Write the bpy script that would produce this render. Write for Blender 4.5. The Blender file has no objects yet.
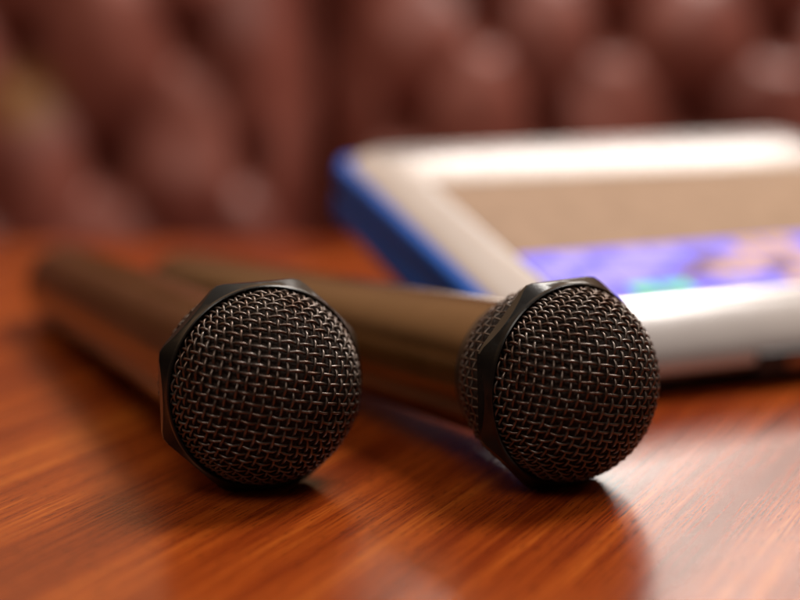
import bpy, math, random
from math import sin, cos, pi, radians, sqrt, atan2
from mathutils import Vector, Matrix, noise

random.seed(4)
S = bpy.context.scene
C = S.collection

# ------------------------------------------------------------------ materials
def mat(name, base, rough=0.5, metal=0.0, coat=0.0, coat_rough=0.1, spec=0.5):
    m = bpy.data.materials.new(name); m.use_nodes = True
    b = m.node_tree.nodes['Principled BSDF']
    b.inputs['Base Color'].default_value = (*base, 1)
    b.inputs['Roughness'].default_value = rough
    b.inputs['Metallic'].default_value = metal
    b.inputs['Coat Weight'].default_value = coat
    b.inputs['Coat Roughness'].default_value = coat_rough
    b.inputs['Specular IOR Level'].default_value = spec
    return m, m.node_tree.nodes, m.node_tree.links, b

def ramp(N, stops, interp='LINEAR'):
    r = N.new('ShaderNodeValToRGB'); r.color_ramp.interpolation = interp
    e = r.color_ramp.elements
    while len(e) < len(stops): e.new(0.5)
    for k, (p, c) in enumerate(stops):
        e[k].position = p; e[k].color = (*c, 1) if len(c) == 3 else c
    return r

def tex_noise(N, L, vec, scale, detail=4, rough=0.55, dist=0.0):
    n = N.new('ShaderNodeTexNoise'); n.inputs['Scale'].default_value = scale
    n.inputs['Detail'].default_value = detail; n.inputs['Roughness'].default_value = rough
    n.inputs['Distortion'].default_value = dist
    if vec is not None: L.new(vec, n.inputs['Vector'])
    return n

def vary(name, c1, c2, scale, rough=(0.3, 0.5), metal=0.0, coat=0.0, bump=0.0, bump_scale=None, spec=0.5, lo=0.35, hi=0.65):
    """object material with mottled colour, mottled gloss and a fine bump"""
    m, N, L, b = mat(name, c1, rough[0], metal, coat, spec=spec)
    tc = N.new('ShaderNodeTexCoord')
    n = tex_noise(N, L, tc.outputs['Object'], scale)
    r = ramp(N, [(lo, c1), (hi, c2)]); L.new(n.outputs['Fac'], r.inputs['Fac'])
    L.new(r.outputs['Color'], b.inputs['Base Color'])
    mr = N.new('ShaderNodeMapRange'); mr.inputs['To Min'].default_value = rough[0]; mr.inputs['To Max'].default_value = rough[1]
    n2 = tex_noise(N, L, tc.outputs['Object'], scale * 2.7)
    L.new(n2.outputs['Fac'], mr.inputs['Value']); L.new(mr.outputs['Result'], b.inputs['Roughness'])
    if bump:
        n3 = tex_noise(N, L, tc.outputs['Object'], bump_scale or scale * 6)
        bp = N.new('ShaderNodeBump'); bp.inputs['Strength'].default_value = 1; bp.inputs['Distance'].default_value = bump
        L.new(n3.outputs['Fac'], bp.inputs['Height']); L.new(bp.outputs['Normal'], b.inputs['Normal'])
    return m

def wood():
    m, N, L, b = mat('red_wood', (0.2, 0.05, 0.015), 0.3)
    tc = N.new('ShaderNodeTexCoord')
    mp = N.new('ShaderNodeMapping'); mp.inputs['Rotation'].default_value = (0, 0, radians(-62.6))
    L.new(tc.outputs['Object'], mp.inputs['Vector'])
    def scl(sx, sy, off=0):
        k = N.new('ShaderNodeMapping'); k.inputs['Scale'].default_value = (sx, sy, 1); k.inputs['Location'].default_value = (off, off * .7, 0)
        L.new(mp.outputs['Vector'], k.inputs['Vector']); return k.outputs['Vector']
    broad = tex_noise(N, L, scl(2.5, 40), 1.0, 3, 0.5, 0.3)
    mid = tex_noise(N, L, scl(6, 210, 3), 1.0, 4, 0.6, 0.3)
    fine = tex_noise(N, L, scl(24, 1100, 7), 1.0, 3, 0.6, 0.1)
    pore = tex_noise(N, L, scl(170, 1500, 11), 1.0, 2, 0.5, 0)
    def add(a, wa, c, wc):
        x = N.new('ShaderNodeMath'); x.operation = 'MULTIPLY'; x.inputs[1].default_value = wa; L.new(a, x.inputs[0])
        y = N.new('ShaderNodeMath'); y.operation = 'MULTIPLY_ADD'; y.inputs[1].default_value = wc
        L.new(c, y.inputs[0]); L.new(x.outputs[0], y.inputs[2]); return y.outputs[0]
    s = add(broad.outputs['Fac'], 0.40, mid.outputs['Fac'], 0.30)
    s = add(s, 1.0, fine.outputs['Fac'], 0.30)
    r = ramp(N, [(0.34, (0.085, 0.010, 0.0012)), (0.45, (0.15, 0.020, 0.0022)), (0.54, (0.26, 0.047, 0.005)), (0.66, (0.45, 0.125, 0.016))])
    L.new(s, r.inputs['Fac'])
    pr = ramp(N, [(0.30, (0.35, 0.3, 0.3)), (0.42, (1, 1, 1))]); L.new(pore.outputs['Fac'], pr.inputs['Fac'])
    mx = N.new('ShaderNodeMix'); mx.data_type = 'RGBA'; mx.blend_type = 'MULTIPLY'; mx.inputs['Factor'].default_value = 0.8
    L.new(r.outputs['Color'], mx.inputs['A']); L.new(pr.outputs['Color'], mx.inputs['B'])
    L.new(mx.outputs['Result'], b.inputs['Base Color'])
    # satin lacquer, very slightly orange-peeled
    ro = N.new('ShaderNodeMapRange'); ro.inputs['To Min'].default_value = 0.17; ro.inputs['To Max'].default_value = 0.30
    sm = tex_noise(N, L, tc.outputs['Object'], 14, 4); L.new(sm.outputs['Fac'], ro.inputs['Value']); L.new(ro.outputs['Result'], b.inputs['Roughness'])
    pe = tex_noise(N, L, tc.outputs['Object'], 900, 2)
    hs = add(pe.outputs['Fac'], 0.5, pore.outputs['Fac'], 0.5)
    bp = N.new('ShaderNodeBump'); bp.inputs['Strength'].default_value = 1.0; bp.inputs['Distance'].default_value = 0.00008
    L.new(hs, bp.inputs['Height']); L.new(bp.outputs['Normal'], b.inputs['Normal'])
    b.inputs['Specular IOR Level'].default_value = 0.5
    return m

def leather():
    m, N, L, b = mat('oxblood_leather', (0.13, 0.03, 0.02), 0.42)
    tc = N.new('ShaderNodeTexCoord')
    n = tex_noise(N, L, tc.outputs['Object'], 7, 4)
    r = ramp(N, [(0.32, (0.14, 0.030, 0.020)), (0.68, (0.34, 0.105, 0.074))]); L.new(n.outputs['Fac'], r.inputs['Fac'])
    # mustard highlight painted into the leather colour near the left end
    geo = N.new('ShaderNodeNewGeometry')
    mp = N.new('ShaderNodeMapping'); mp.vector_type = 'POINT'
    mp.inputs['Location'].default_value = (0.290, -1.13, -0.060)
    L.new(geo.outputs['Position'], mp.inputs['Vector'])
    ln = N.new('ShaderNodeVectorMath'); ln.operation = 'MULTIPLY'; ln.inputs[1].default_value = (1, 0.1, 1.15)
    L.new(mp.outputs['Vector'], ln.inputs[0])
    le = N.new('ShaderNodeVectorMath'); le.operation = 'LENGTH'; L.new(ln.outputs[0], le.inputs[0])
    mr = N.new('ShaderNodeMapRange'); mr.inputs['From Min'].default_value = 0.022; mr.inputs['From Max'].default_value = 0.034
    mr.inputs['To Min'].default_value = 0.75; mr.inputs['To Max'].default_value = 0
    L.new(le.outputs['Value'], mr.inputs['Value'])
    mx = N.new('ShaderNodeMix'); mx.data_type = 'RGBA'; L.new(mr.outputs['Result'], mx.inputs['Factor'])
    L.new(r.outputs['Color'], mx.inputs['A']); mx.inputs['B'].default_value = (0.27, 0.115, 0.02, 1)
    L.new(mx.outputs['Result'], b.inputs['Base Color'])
    v = N.new('ShaderNodeTexVoronoi'); v.inputs['Scale'].default_value = 420; L.new(tc.outputs['Object'], v.inputs['Vector'])
    bp = N.new('ShaderNodeBump'); bp.inputs['Strength'].default_value = 0.6; bp.inputs['Distance'].default_value = 0.0004
    L.new(v.outputs['Distance'], bp.inputs['Height']); L.new(bp.outputs['Normal'], b.inputs['Normal'])
    return m

M = dict(
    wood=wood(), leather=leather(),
    wire=vary('grille_wire', (0.125, 0.105, 0.094), (0.085, 0.052, 0.038), 110, (0.25, 0.42), metal=0.8, bump=0.00003, bump_scale=2500, lo=0.42, hi=0.66),
    liner=vary('grille_foam', (0.010, 0.0065, 0.005), (0.040, 0.023, 0.016), 1400, (0.7, 0.95), bump=0.0004, bump_scale=2200),
    ring=vary('ring_black', (0.004, 0.0035, 0.0035), (0.009, 0.008, 0.007), 120, (0.16, 0.30), metal=0.0, coat=0.0, bump=0.00002, bump_scale=1500, spec=0.3),
    handle=vary('handle_bronze', (0.055, 0.024, 0.007), (0.07, 0.031, 0.010), 60, (0.17, 0.24), metal=0.15)
,
    collar=vary('handle_dark', (0.03, 0.018, 0.012), (0.045, 0.026, 0.016), 80, (0.3, 0.4), metal=0.3),
    tailcap=vary('tail_cap', (0.05, 0.018, 0.010), (0.07, 0.028, 0.014), 80, (0.35, 0.5)),
    switch=vary('switch_grey', (0.08, 0.07, 0.06), (0.12, 0.10, 0.09), 200, (0.4, 0.5)),
    white=vary('white_plastic', (0.52, 0.51, 0.52), (0.56, 0.55, 0.56), 30, (0.22, 0.28), metal=0.5),
    blue=vary('blue_plastic', (0.002, 0.07, 0.34), (0.003, 0.08, 0.40), 40, (0.4, 0.5), spec=0.2),
    darkb=vary('dark_plastic', (0.008, 0.008, 0.012), (0.014, 0.013, 0.017), 60, (0.45, 0.6)),
    port=vary('port_metal', (0.30, 0.12, 0.05), (0.4, 0.17, 0.07), 60, (0.4, 0.5), metal=0.4),
    button=vary('button_leather', (0.09, 0.016, 0.011), (0.12, 0.025, 0.018), 60, (0.4, 0.5)),
)
M['handle'].node_tree.nodes['Principled BSDF'].inputs['Specular Tint'].default_value = (1.0, 0.72, 0.42, 1)
M['handle'].node_tree.nodes['Principled BSDF'].inputs['IOR'].default_value = 1.75
def lit(name, c, e, rough=0.12):
    m, N, L, b = mat(name, c, rough)
    b.inputs['Emission Color'].default_value = (*c, 1); b.inputs['Emission Strength'].default_value = e
    tc = N.new('ShaderNodeTexCoord'); n = tex_noise(N, L, tc.outputs['Object'], 90, 3)
    r = ramp(N, [(0.3, tuple(x * 0.8 for x in c)), (0.7, c)]); L.new(n.outputs['Fac'], r.inputs['Fac'])
    L.new(r.outputs['Color'], b.inputs['Base Color']); L.new(r.outputs['Color'], b.inputs['Emission Color'])
    return m
M['screen'] = lit('screen_tan_reflection', (0.19, 0.13, 0.095), 0.62, 0.05)  # beige wall reflection painted in as the screen's tan colour and glow
M['violet'] = lit('screen_violet', (0.13, 0.13, 0.70), 0.6)
M['lilac'] = lit('screen_lilac', (0.30, 0.27, 0.72), 0.4)
M['green'] = lit('screen_green', (0.10, 0.55, 0.36), 0.35)
M['tan'] = lit('screen_sand', (0.50, 0.33, 0.25), 0.3)
M['brown'] = lit('screen_brown', (0.15, 0.085, 0.07), 0.2)
M['pink'] = lit('screen_pink', (0.68, 0.45, 0.47), 0.5)

# ------------------------------------------------------------------ builders
def mesh_obj(name, V, F, m, parent=None, smooth=True, sharp=40):
    me = bpy.data.meshes.new(name)
    me.from_pydata([tuple(v) for v in V], [], F); me.validate()
    me.materials.append(m)
    if smooth:
        me.polygons.foreach_set('use_smooth', [True] * len(me.polygons))
        if sharp: me.set_sharp_from_angle(angle=radians(sharp))
    me.update()
    o = bpy.data.objects.new(name, me); C.objects.link(o)
    if parent: o.parent = parent
    return o

def thing(name, label, cat, loc=(0, 0, 0), rot=(0, 0, 0), group=None):
    o = bpy.data.objects.new(name, None); o.empty_display_size = 0.02; C.objects.link(o)
    o.location = loc; o.rotation_euler = rot
    o['label'] = label; o['category'] = cat
    if group: o['group'] = group
    return o

def lathe(prof, n=96, rfun=None):
    """revolve (x, r) profile about the X axis; open ends are capped when r>0"""
    V, F = [], []
    for x, r in prof:
        for k in range(n):
            t = 2 * pi * k / n
            V.append((x, r * sin(t), -r * cos(t)))
    for i in range(len(prof) - 1):
        for k in range(n):
            a, b = i * n + k, i * n + (k + 1) % n
            F.append((a, b, b + n, a + n))
    F.append(tuple(range(n))[::-1]) if prof[0][1] > 1e-6 else None
    F.append(tuple((len(prof) - 1) * n + k for k in range(n)))
    return V, F

def tube(V, F, P, r, nrm, sides=6, closed=False):
    """sweep a wire along points P; nrm(p) gives a frame normal"""
    n = len(P); base = len(V)
    for i in range(n):
        a = P[(i - 1) % n] if (closed or i > 0) else P[i]
        b = P[(i + 1) % n] if (closed or i < n - 1) else P[i]
        t = (b - a).normalized(); u = nrm(P[i]); u = (u - t * u.dot(t)).normalized(); w = t.cross(u)
        for k in range(sides):
            q = 2 * pi * k / sides
            V.append(P[i] + (u * cos(q) + w * sin(q)) * r)
    for i in range(n if closed else n - 1):
        for k in range(sides):
            a = base + i * sides + k; b = base + i * sides + (k + 1) % sides
            c = base + ((i + 1) % n) * sides + (k + 1) % sides; d = base + ((i + 1) % n) * sides + k
            F.append((a, b, c, d))
    if not closed:
        F.append(tuple(base + k for k in range(sides))[::-1])
        F.append(tuple(base + (n - 1) * sides + k for k in range(sides)))

def box_vf(x0, x1, y0, y1, z0, z1):
    V = [Vector(p) for p in ((x0, y0, z0), (x1, y0, z0), (x1, y1, z0), (x0, y1, z0), (x0, y0, z1), (x1, y0, z1), (x1, y1, z1), (x0, y1, z1))]
    return V, [(0, 3, 2, 1), (4, 5, 6, 7), (0, 1, 5, 4), (1, 2, 6, 5), (2, 3, 7, 6), (3, 0, 4, 7)]

def bevel(o, w, seg=2):
    m = o.modifiers.new('bevel', 'BEVEL'); m.width = w; m.segments = seg; m.limit_method = 'ANGLE'
    return o

# ------------------------------------------------------------------ the table
t = thing('wooden_table', 'polished red brown wooden table that carries both microphones and the tablet', 'table', (0, 0.2, -0.032))
V, F = box_vf(-0.9, 0.9, -0.45, 0.629, 0.0, 0.032)
o = bevel(mesh_obj('tabletop', V, F, M['wood'], t, smooth=False), 0.004, 3)
for sx in (-0.8, 0.8):
    for sy in (-0.36, 0.54):
        V, F = box_vf(sx - .03, sx + .03, sy - .03, sy + .03, -0.40, -0.0005)
        bevel(mesh_obj('leg', V, F, M['wood'], t, smooth=False), 0.003)

# ------------------------------------------------------------------ the sofa
sofa = thing('tufted_sofa', 'button tufted oxblood leather sofa standing behind the table', 'sofa', (0, 1.15, -0.43))
def back_cushion(x0, x1, ox, oz, DX, DZ):
    """deep-buttoned cushion front facing -Y; (ox, oz) is one button, world x/z"""
    st = 0.005
    nx = int((x1 - x0) / st); z0, z1 = -0.12, 0.28; nz = int((z1 - z0) / st)
    V, F = [], []
    wx = lambda x, z: 0.022 * noise.noise(Vector((x * 5.5, z * 5.5, 1.7)))
    wz = lambda x, z: 0.022 * noise.noise(Vector((x * 5.5, z * 5.5, 6.1)))
    def depth(x, z):
        xe = x
        x += wx(x, z); z += wz(x, z)
        a = (x - ox) / DX + (z - oz) / (2 * DZ); b = (x - ox) / DX - (z - oz) / (2 * DZ)
        sa, sb = abs(sin(pi * a)), abs(sin(pi * b))
        pil = (sa * sb) ** 0.42
        well = max(0.0, 1 - sqrt(sa * sa + sb * sb) / 0.75) ** 1.2
        h = 0.017 * pil ** 0.8 + 0.010 * (1 - well) - 0.026 * well
        e = min(xe - x0, x1 - xe) / 0.045
        if e < 1: h = h * max(e, 0) ** 0.5 - 0.03 * (1 - max(e, 0)) ** 2
        h += 0.012 * noise.noise(Vector((x * 7, z * 7, 3))) + 0.006 * noise.noise(Vector((x * 19, z * 19, 8)))
        return h
    for j in range(nz + 1):
        for i in range(nx + 1):
            x = x0 + (x1 - x0) * i / nx; z = z0 + (z1 - z0) * j / nz
            hh = depth(x, z); top = max(0, (z - 0.22) / 0.06)
            V.append((x, 0.03 - hh + 0.05 * top * top + (z * 0.10), z + 0.43))
    for j in range(nz):
        for i in range(nx):
            a = j * (nx + 1) + i; F.append((a, a + 1, a + nx + 2, a + nx + 1))
    # thickness: sides and back
    b0 = len(V)
    for (x, z) in ((x0, z0), (x1, z0), (x1, z1), (x0, z1)): V.append((x, 0.16, z + 0.43))
    lo = [i for i in range(nx + 1)]; hi = [nz * (nx + 1) + i for i in range(nx + 1)]
    lf = [j * (nx + 1) for j in range(nz + 1)]; rt = [j * (nx + 1) + nx for j in range(nz + 1)]
    F.append(tuple(lo[::-1]) + (b0, b0 + 1)); F.append(tuple(hi) + (b0 + 2, b0 + 3))
    F.append(tuple(lf) + (b0 + 3, b0)); F.append(tuple(rt[::-1]) + (b0 + 1, b0 + 2))
    F.append((b0 + 1, b0, b0 + 3, b0 + 2))
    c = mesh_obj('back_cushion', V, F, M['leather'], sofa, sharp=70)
    for n_ in range(-6, 8):
        for k in range(-8, 9):
            bx = ox + DX * (k + (0.5 if n_ % 2 else 0)); bz = oz + DZ * n_
            bx, bz = bx - wx(bx, bz), bz - wz(bx, bz)
            if not (x0 + .02 < bx < x1 - .02 and z0 + .02 < bz < z1 - .05): continue
            if abs(bx) > 0.55: continue
            P = [(-0.004, 0.0), (-0.0036, 0.004), (-0.002, 0.0075), (0.0, 0.009), (0.004, 0.0085)]
            bv, bf = lathe([(x, max(r, 1e-5)) for x, r in P], 20)
            bv = [(y, x, z) for x, y, z in bv]
            bt = mesh_obj('tuft_button', bv, [f[::-1] for f in bf], M['button'], c)
            bt.location = (bx, 0.03 - depth(bx, bz) + bz * 0.10 - 0.001, bz + 0.43)
    return c
back_cushion(-0.86, -0.063, -0.176, 0.097, 0.118, 0.093)
back_cushion(-0.059, 0.86, 0.057, 0.098, 0.120, 0.066)
V, F = box_vf(-0.86, 0.86, -0.20, 0.06, 0.12, 0.28)
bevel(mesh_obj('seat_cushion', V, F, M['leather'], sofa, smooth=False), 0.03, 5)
V, F = box_vf(-0.90, 0.90, -0.18, 0.20, 0.0, 0.115)
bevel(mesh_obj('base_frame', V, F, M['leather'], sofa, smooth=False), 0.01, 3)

# ------------------------------------------------------------------ microphones
AP = 0.0283                                  # half the distance across the octagon's flats
RG = 0.0262                                  # grille radius
DOME = 0.0218                                # how far the front dome stands out
def ring_mesh():
    n = 96; V, F = [], []
    rows = []
    for k in range(n):
        th = 2 * pi * k / n
        ph = (th + pi / 8) % (pi / 4) - pi / 8
        ro = AP / cos(ph) - 0.0004 * max(0, (abs(ph) - 0.33) / 0.0627)
        xo = 0.0026 - max(0, ro - 0.0280) * 1.15
        rows.append([(0.0008, 0.0258), (0.0024, 0.0264), (0.0035, 0.0267), (0.0041, 0.02705), (0.0042, 0.0274), (0.0039, 0.0277), (0.0031, 0.0279),
                     (xo + 0.0002, ro - 0.0003), (xo - 0.0003, ro),
                     (-0.0010, ro), (-0.0014, ro - 0.0004), (-0.0017, 0.0275), (-0.0016, 0.0262), (-0.0004, 0.0255)])
    m = len(rows[0])
    for k in range(n):
        th = 2 * pi * k / n
        for x, r in rows[k]: V.append((x, r * sin(th), -r * cos(th)))
    for k in range(n):
        for j in range(m):
            a = k * m + j; b = k * m + (j + 1) % m; c = ((k + 1) % n) * m + (j + 1) % m; d = ((k + 1) % n) * m + j
            F.append((a, b, c, d))
    return V, F

def dome_point(d, off=0.0):
    """unit direction (pole = +X) to a point on the domed grille, lifted by off along the normal"""
    p = Vector((0.0014 + d.x * DOME, d.y * RG, d.z * RG))
    nn = Vector((d.x / DOME, d.y / RG, d.z / RG)).normalized()
    return p + nn * off

def dome_grille():
    """plain-woven wire cloth draped on the dome as an equal-length net"""
    p = 0.0970; K = 19; G = {}
    X = Vector((1, 0, 0))
    for i in range(-K, K + 1):
        a = p * i
        G[(i, 0)] = Vector((cos(a), sin(a), 0)); G[(0, i)] = Vector((cos(a), 0, sin(a)))
    for si in (1, -1):
        for sj in (1, -1):
            for i in range(1, K + 1):
                for j in range(1, K + 1):
                    A, B, D = G.get((si * (i - 1), sj * (j - 1))), G.get((si * i, sj * (j - 1))), G.get((si * (i - 1), sj * j))
                    if not (A and B and D): continue
                    nrm = B.cross(D)
                    if nrm.length < 1e-4: continue
                    # mirror A in the plane through the centre, B and D -> equal sided rhombus
                    mid = (B - D); e1 = mid.normalized(); s_ = (B + D).normalized(); pn = e1.cross(s_)
                    Q = A - 2 * pn * A.dot(pn)
                    if (Q - A).length < p * 0.22: continue
                    if Q.x < -0.12: continue
                    G[(si * i, sj * j)] = Q.normalized()
    V, F = [], []
    wr = 0.00039; amp = 0.00036; sub = 5
    rnd = random.Random(7)
    jit = {k: (Vector((0, rnd.gauss(0, 1), rnd.gauss(0, 1))) * 0.0036, rnd.gauss(0, 0.00003)) for k in G}
    for fam in (0, 1):
        for line in range(-K, K + 1):
            run = []
            def flush():
                if len(run) > 2:
                    pts = []
                    n = len(run)
                    for q in range(n - 1):
                        k0, k1, k2, k3 = run[max(q - 1, 0)], run[q], run[q + 1], run[min(q + 2, n - 1)]
                        D0, D1, D2, D3 = [(G[k] + jit[k][0]) for k in (k0, k1, k2, k3)]
                        for s in range(sub if q < n - 2 else sub + 1):
                            u = s / sub
                            d = 0.5 * ((2 * D1) + (D2 - D0) * u + (2 * D0 - 5 * D1 + 4 * D2 - D3) * u * u + (3 * D1 - D0 - 3 * D2 + D3) * u ** 3)
                            d.normalize()
                            par = (k1[0] + k1[1]) % 2; sg = 1 if (par ^ fam) == 0 else -1
                            c = cos(pi * u); c = math.copysign(abs(c) ** 0.75, c)
                            off = sg * amp * c + jit[k1][1] * (1 - u) + jit[k2][1] * u
                            if d.x < -0.02: continue
                            pts.append(dome_point(d, off))
                    if len(pts) > 3:
                        tube(V, F, pts, wr, lambda q_: Vector((q_.x - 0.0014, q_.y, q_.z)).normalized(), 8)
                run.clear()
            for s in range(-K, K + 1):
                k = (line, s) if fam == 0 else (s, line)
                if k in G: run.append(k)
                else: flush()
            flush()
    return V, F

REAR = [(-0.0014, 0.0264), (-0.0060, 0.0264), (-0.0092, 0.0259), (-0.0124, 0.0249), (-0.0156, 0.0234), (-0.0186, 0.0212), (-0.0194, 0.0202)]
def rear_r(s):
    s = max(0, min(0.99999, s)) * (len(REAR) - 1); i = int(s); f = s - i
    return (REAR[i][0] * (1 - f) + REAR[i + 1][0] * f, REAR[i][1] * (1 - f) + REAR[i + 1][1] * f)
def rear_grille():
    V, F = [], []; nc, na = 66, 8; amp, wr = 0.00030, 0.00029
    for a in range(na):                                    # hoops
        P = []
        for k in range(nc * 4):
            th = 2 * pi * k / (nc * 4); x, r = rear_r((a + 0.5) / na)
            r += amp * cos(pi * k / 4) * (1 if a % 2 else -1)
            P.append(Vector((x, r * sin(th), r * cos(th))))
        tube(V, F, P, wr, lambda q: Vector((0.1, q.y, q.z)).normalized(), 6, True)
    for k in range(nc):
        P = []; th = 2 * pi * k / nc
        for q in range(na * 4 + 1):
            x, r = rear_r(q / (na * 4)); r += -amp * cos(pi * (q / 4 - 0.5)) * (-1 if k % 2 else 1)
            P.append(Vector((x, r * sin(th), r * cos(th))))
        tube(V, F, P, wr, lambda q: Vector((0.1, q.y, q.z)).normalized(), 6)
    return V, F

def make_mic():
    root = thing('wireless_microphone', '', 'microphone')
    parts = []
    def part(name, VF, m, parent=root, sharp=40):
        o = mesh_obj(name, VF[0], VF[1], m, parent, sharp=sharp)
        if parent is root:
            o.location = (0, 0, AP + 0.0002); o.rotation_euler = (0, TILT, 0)
        parts.append(o); return o
    # handle: gently tapering barrel with a collar, switch and tail cap
    h = [(-0.238, 0.0165), (-0.230, 0.0169), (-0.16, 0.0175), (-0.10, 0.0183), (-0.05, 0.0193), (-0.026, 0.0199), (-0.0228, 0.0200)]
    hd = part('handle', lathe(h, 96), M['handle'])
    part('tail_cap', lathe([(-0.2490, 0.0105), (-0.2480, 0.0130), (-0.2455, 0.0152), (-0.2415, 0.0164), (-0.2382, 0.0167)], 96), M['tailcap'], hd)
    part('collar', lathe([(-0.0227, 0.0201), (-0.0224, 0.0205), (-0.0200, 0.0206), (-0.0195, 0.0205), (-0.0192, 0.0200)], 96), M['collar'], hd)
    n = 96
    rg = part('anti_roll_ring', ring_mesh(), M['ring'], sharp=14)
    gr = part('front_grille', dome_grille(), M['wire'], sharp=None)
    # foam behind the wire
    P = [(0.0, RG - 0.0014), (0.0014, RG - 0.0014)]
    for k in range(1, 24):
        a = pi / 2 * k / 24; P.append((0.0014 + (DOME - 0.0014) * sin(a), (RG - 0.0014) * cos(a)))
    P.append((0.0014 + DOME - 0.0014, 1e-5))
    part('foam_liner', lathe(P, 72), M['liner'], gr)
    rr = part('rear_grille', rear_grille(), M['wire'], sharp=None)
    part('foam_liner', lathe([(x, r - 0.0012) for x, r in REAR[::-1]], 72), M['liner'], rr)
    return root, gr

TILT = -radians(3.3)
def place(root, gr, x, y, yaw, roll, label):
    root.location = (x, y, 0); root.rotation_euler = (0, 0, yaw)
    root['label'] = label; root['group'] = 'black grille microphones lying on the table'
    gr.rotation_euler = (roll, TILT, 0)
mic, grille = make_mic()
def aim(deg): return radians(-90 + deg)                 # local +X swung deg to the right of straight at the camera
kids = [(c, list(c.children)) for c in mic.children]
mic2 = mic.copy(); C.objects.link(mic2); grille2 = None
for c, gs in kids:
    c2 = c.copy(); C.objects.link(c2); c2.parent = mic2
    if c == grille: grille2 = c2
    for g in gs:
        g2 = g.copy(); C.objects.link(g2); g2.parent = c2
place(mic, grille, -0.0373, 0.3940, aim(24.9), radians(-13),
      'left microphone, its black mesh head facing the camera squarely, handle running to upper left')
place(mic2, grille2, 0.0446, 0.3965, aim(33.4), radians(-12),
      'microphone in front of the tablet, turned to show its dark ring from the side')

# ------------------------------------------------------------------ the tablet controller
yaw = radians(23.8); tl = radians(14.5)
w = Vector((cos(yaw), sin(yaw), 0)); v = Vector((-sin(yaw) * cos(tl), cos(yaw) * cos(tl), sin(tl))); nv = w.cross(v)
R = Matrix((w, v, nv)).transposed()
H = 0.0278
T1 = Vector((0.0375, 0.4700, 0.0270)) - nv * H
tab = thing('touch_tablet', 'white framed touch screen tablet with blue sides, propped up behind the microphones', 'tablet', T1, R.to_euler())
U0, U1, V0, V1 = 0.003, 0.240, -0.014, 0.176
def outline(inl, inr, inf, inb, rad, seg=8):
    x0, x1, y0, y1 = U0 + inl, U1 - inr, V0 + inf, V1 - inb
    P = []
    for cx, cy, a0 in ((x0 + rad, y0 + rad, pi), (x1 - rad, y0 + rad, 1.5 * pi), (x1 - rad, y1 - rad, 0), (x0 + rad, y1 - rad, pi / 2)):
        for k in range(seg + 1):
            a = a0 + pi / 2 * k / seg; P.append((cx + rad * cos(a), cy + rad * sin(a)))
    return P
def loft(levels, seg=8, cap0=True, cap1=True):
    V, F = [], []; n = 0
    for (ins, rad, z) in levels:
        P = outline(*ins, rad, seg); n = len(P)
        V += [(x, y, z) for x, y in P]
    for i in range(len(levels) - 1):
        for k in range(n):
            a, b = i * n + k, i * n + (k + 1) % n; F.append((a, b, b + n, a + n))
    if cap0: F.append(tuple(range(n))[::-1])
    if cap1: F.append(tuple((len(levels) - 1) * n + k for k in range(n)))
    return V, F
e4 = lambda q: (q, q, q, q)
SI = (0.021, 0.021, 0.0225, 0.053)                     # screen inset: left, right, front, back
def lv(q, front, rad, z): return ((q, q, front, q), rad, z)
body = mesh_obj('frame', *loft([lv(0.010, 0.0150, 0.012, H - .0215), lv(0.0050, 0.0100, 0.014, H - .0207), lv(0.0018, 0.0045, 0.016, H - .0185), lv(0.0002, 0.0010, 0.018, H - .0145),
                                lv(0.0002, 0.0018, 0.018, H - .010), lv(0.0006, 0.0054, 0.018, H - .006), lv(0.0030, 0.0108, 0.017, H - .0018), lv(0.0065, 0.0156, 0.015, H + .0008),
                                ((0.014, 0.014, 0.0190, 0.030), 0.010, H + .0024), ((0.0185, 0.0185, 0.0211, 0.053), 0.004, H + .0036),
                                ((0.0195, 0.0195, 0.0217, 0.0545), 0.003, H + .0034), (SI, 0.003, H + .0026)]), M['white'], tab, sharp=50)
mesh_obj('base_plate', *loft([lv(0.016, 0.0120, 0.010, H - .0280), lv(0.014, 0.0100, 0.010, H - .0275), lv(0.012, 0.014, 0.012, H - .0217)]), M['darkb'], tab)
# display glass: one sheet, then the lit keys along its lower third
gz = H + 0.0030
x0, x1, y0, y1 = U0 + SI[0] + .0006, U1 - SI[1] - .0006, V0 + SI[2] + .0006, V1 - SI[3] - .0006
V, F = box_vf(x0, x1, y0, y1, gz - 0.0003, gz)
scr = mesh_obj('screen', V, F, M['screen'], tab, smooth=False)
def patch(name, px0, px1, py0, py1, m, lift=0.00012):
    V, F = box_vf(px0, px1, py0, py1, gz + lift * 0.2, gz + lift)
    return mesh_obj(name, V, F, M[m], scr, smooth=False)
patch('key_strip', x0 + .0005, x1 - .0005, y0 + .0005, 0.050, 'violet')
rk = random.Random(11)
cols = 15; rows = 4
kw = (x1 - x0 - .002) / cols; kh = (0.049 - y0 - .001) / rows
keymap = ["vlvllvvttvlvlvl",
          "lvllvbtttvllvlv",
          "vllvbttbttvlvll",
          "lvggvlvtvlvllvv"]
keymap = keymap[::-1]
cm = dict(v='violet', l='lilac', g='green', t='tan', b='brown', p='pink')
for r_ in range(rows):
    for c_ in range(cols):
        ch = keymap[r_][c_]
        if ch == 'v' : continue
        a = x0 + .001 + c_ * kw; b = y0 + .001 + r_ * kh
        patch('touch_key', a + kw * .06, a + kw * .94, b + kh * .08, b + kh * .92, cm[ch], 0.0003)
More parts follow.
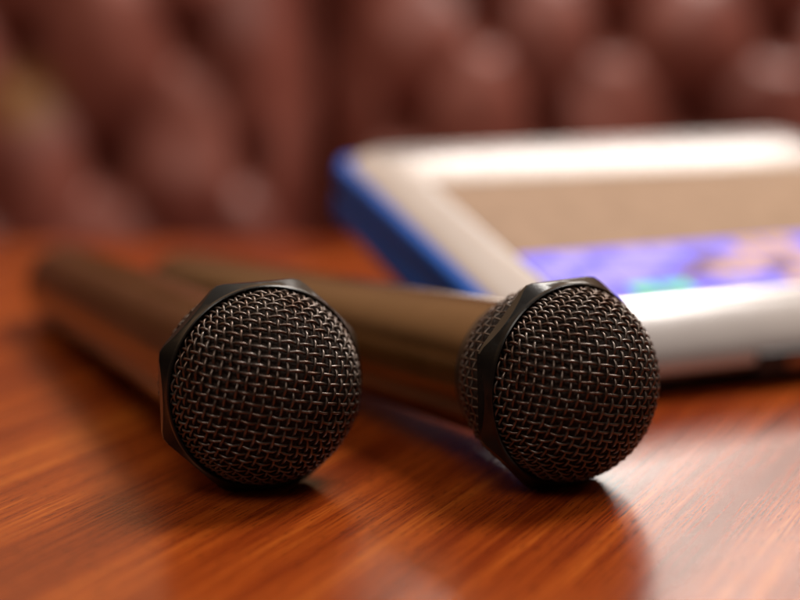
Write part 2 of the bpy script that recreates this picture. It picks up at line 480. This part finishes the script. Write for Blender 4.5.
# blue side grips: two bands with a dark groove, following the rounded side
def grip(side):
    P = outline(-0.0012, -0.0012, 0, 0, 0.019, 8)
    x_mid = (U0 + U1) / 2
    if side < 0: path = P[31:36] + P[0:5]
    else: path = P[13:23]
    def band(z0, z1, bul, name, m, par):
        n = 9; V, F = [], []
        for (px, py) in path:
            d = Vector((px - (U0 + 0.03 if side < 0 else U1 - 0.03), 0)).normalized()
            for k in range(n):
                a = -pi / 2 + pi * k / (n - 1)
                V.append((px + d.x * (bul * cos(a)), py, (z0 + z1) / 2 + (z1 - z0) / 2 * sin(a)))
            V.append((px - d.x * 0.008, py, z1 - .0003)); V.append((px - d.x * 0.008, py, z0 + .0003))
        m_ = n + 2
        for i in range(len(path) - 1):
            for k in range(m_):
                a = i * m_ + k; b = i * m_ + (k + 1) % m_
                F.append((a, b, b + m_, a + m_))
        F.append(tuple(range(m_))[::-1]); F.append(tuple((len(path) - 1) * m_ + k for k in range(m_)))
        return mesh_obj(name, V, F, m, par, sharp=60)
    g = band(H - .0115, H - .0025, 0.0022, 'side_grip', M['blue'], tab)
    band(H - .0148, H - .0110, 0.0002, 'groove', M['darkb'], g)
    band(H - .0265, H - .0142, 0.0018, 'lower_band', M['blue'], g)
grip(-1); grip(1)
# card slot in the front face
V, F = box_vf(0.088, 0.165, V0 - .0004, V0 + .006, H - .0195, H - .0105)
sl = bevel(mesh_obj('card_slot', V, F, M['darkb'], tab, smooth=False), 0.001)
V, F = box_vf(0.100, 0.150, V0 - .0009, V0 + .004, H - .0170, H - .0130)
bevel(mesh_obj('contact_strip', V, F, M['port'], sl, smooth=False), 0.0006)
# rear prop feet standing on the table
down = Vector((0, -sin(tl), -cos(tl)))
for uu in (0.060, 0.214):
    top = Vector((uu, 0.150, H - 0.030)); zt = T1.z + top.y * sin(tl) + top.z * cos(tl)
    V, F = [], []
    for s, hw in ((-0.002, 0.009), (zt - 0.0003, 0.006)):
        c = top + down * s
        for a, b in ((-1, -1), (1, -1), (1, 1), (-1, 1)): V.append(c + Vector((a * hw, b * hw * cos(tl), -b * hw * sin(tl))))
    F = [(0, 1, 2, 3), (7, 6, 5, 4), (0, 4, 5, 1), (1, 5, 6, 2), (2, 6, 7, 3), (3, 7, 4, 0)]
    mesh_obj('prop_foot', V, F, M['darkb'], tab, smooth=False)

# ------------------------------------------------------------------ light
def area(name, loc, target, sx, sy, power, col):
    l = bpy.data.lights.new(name, 'AREA'); l.shape = 'RECTANGLE'; l.size = sx; l.size_y = sy; l.energy = power; l.color = col
    o = bpy.data.objects.new(name, l); C.objects.link(o); o.location = loc
    o.rotation_euler = (Vector(target) - Vector(loc)).to_track_quat('-Z', 'Y').to_euler()
    return o
area('window_light', (0.36, 2.05, 0.70), (0.10, 0.45, 0), 0.58, 0.16, 2.0, (1.0, 0.94, 0.87))
area('ceiling_light', (0.62, 0.95, 1.45), (0, 0.50, 0), 0.55, 0.5, 27, (1.0, 0.93, 0.86))
area('room_light', (-0.2, -0.6, 1.7), (0, 1.1, 0.1), 0.8, 0.8, 11, (1.0, 0.90, 0.80))
# the dim room: beige wall light ahead, darker behind the camera and below
W = bpy.data.worlds.new('World'); S.world = W; W.use_nodes = True
N, L = W.node_tree.nodes, W.node_tree.links
tc = N.new('ShaderNodeTexCoord'); sp = N.new('ShaderNodeSeparateXYZ'); L.new(tc.outputs['Generated'], sp.inputs[0])
rz = ramp(N, [(0.26, (0.05, 0.03, 0.02)), (0.48, (0.90, 0.53, 0.29)), (0.78, (0.85, 0.56, 0.36)), (0.93, (1.0, 0.86, 0.74))])
L.new(sp.outputs['Z'], rz.inputs['Fac'])
ry = N.new('ShaderNodeMapRange'); ry.inputs['From Min'].default_value = -0.3; ry.inputs['From Max'].default_value = 0.5
ry.inputs['To Min'].default_value = 0.12; ry.inputs['To Max'].default_value = 0.9; L.new(sp.outputs['Y'], ry.inputs['Value'])
L.new(rz.outputs['Color'], N['Background'].inputs['Color']); L.new(ry.outputs['Result'], N['Background'].inputs['Strength'])

# ------------------------------------------------------------------ camera
cd = bpy.data.cameras.new('camera'); cam = bpy.data.objects.new('camera', cd); C.objects.link(cam)
cam.location = (0, 0, 0.130); cam.rotation_euler = (radians(90 - 11.2), 0, 0)
cd.lens = 67.5; cd.sensor_width = 36; cd.clip_start = 0.01; cd.clip_end = 100
cd.dof.use_dof = True; cd.dof.focus_distance = 0.392; cd.dof.aperture_fstop = 3.25
S.camera = cam
S.view_settings.view_transform = 'Standard'; S.view_settings.look = 'None'
S.view_settings.exposure = 0.32; S.view_settings.gamma = 1
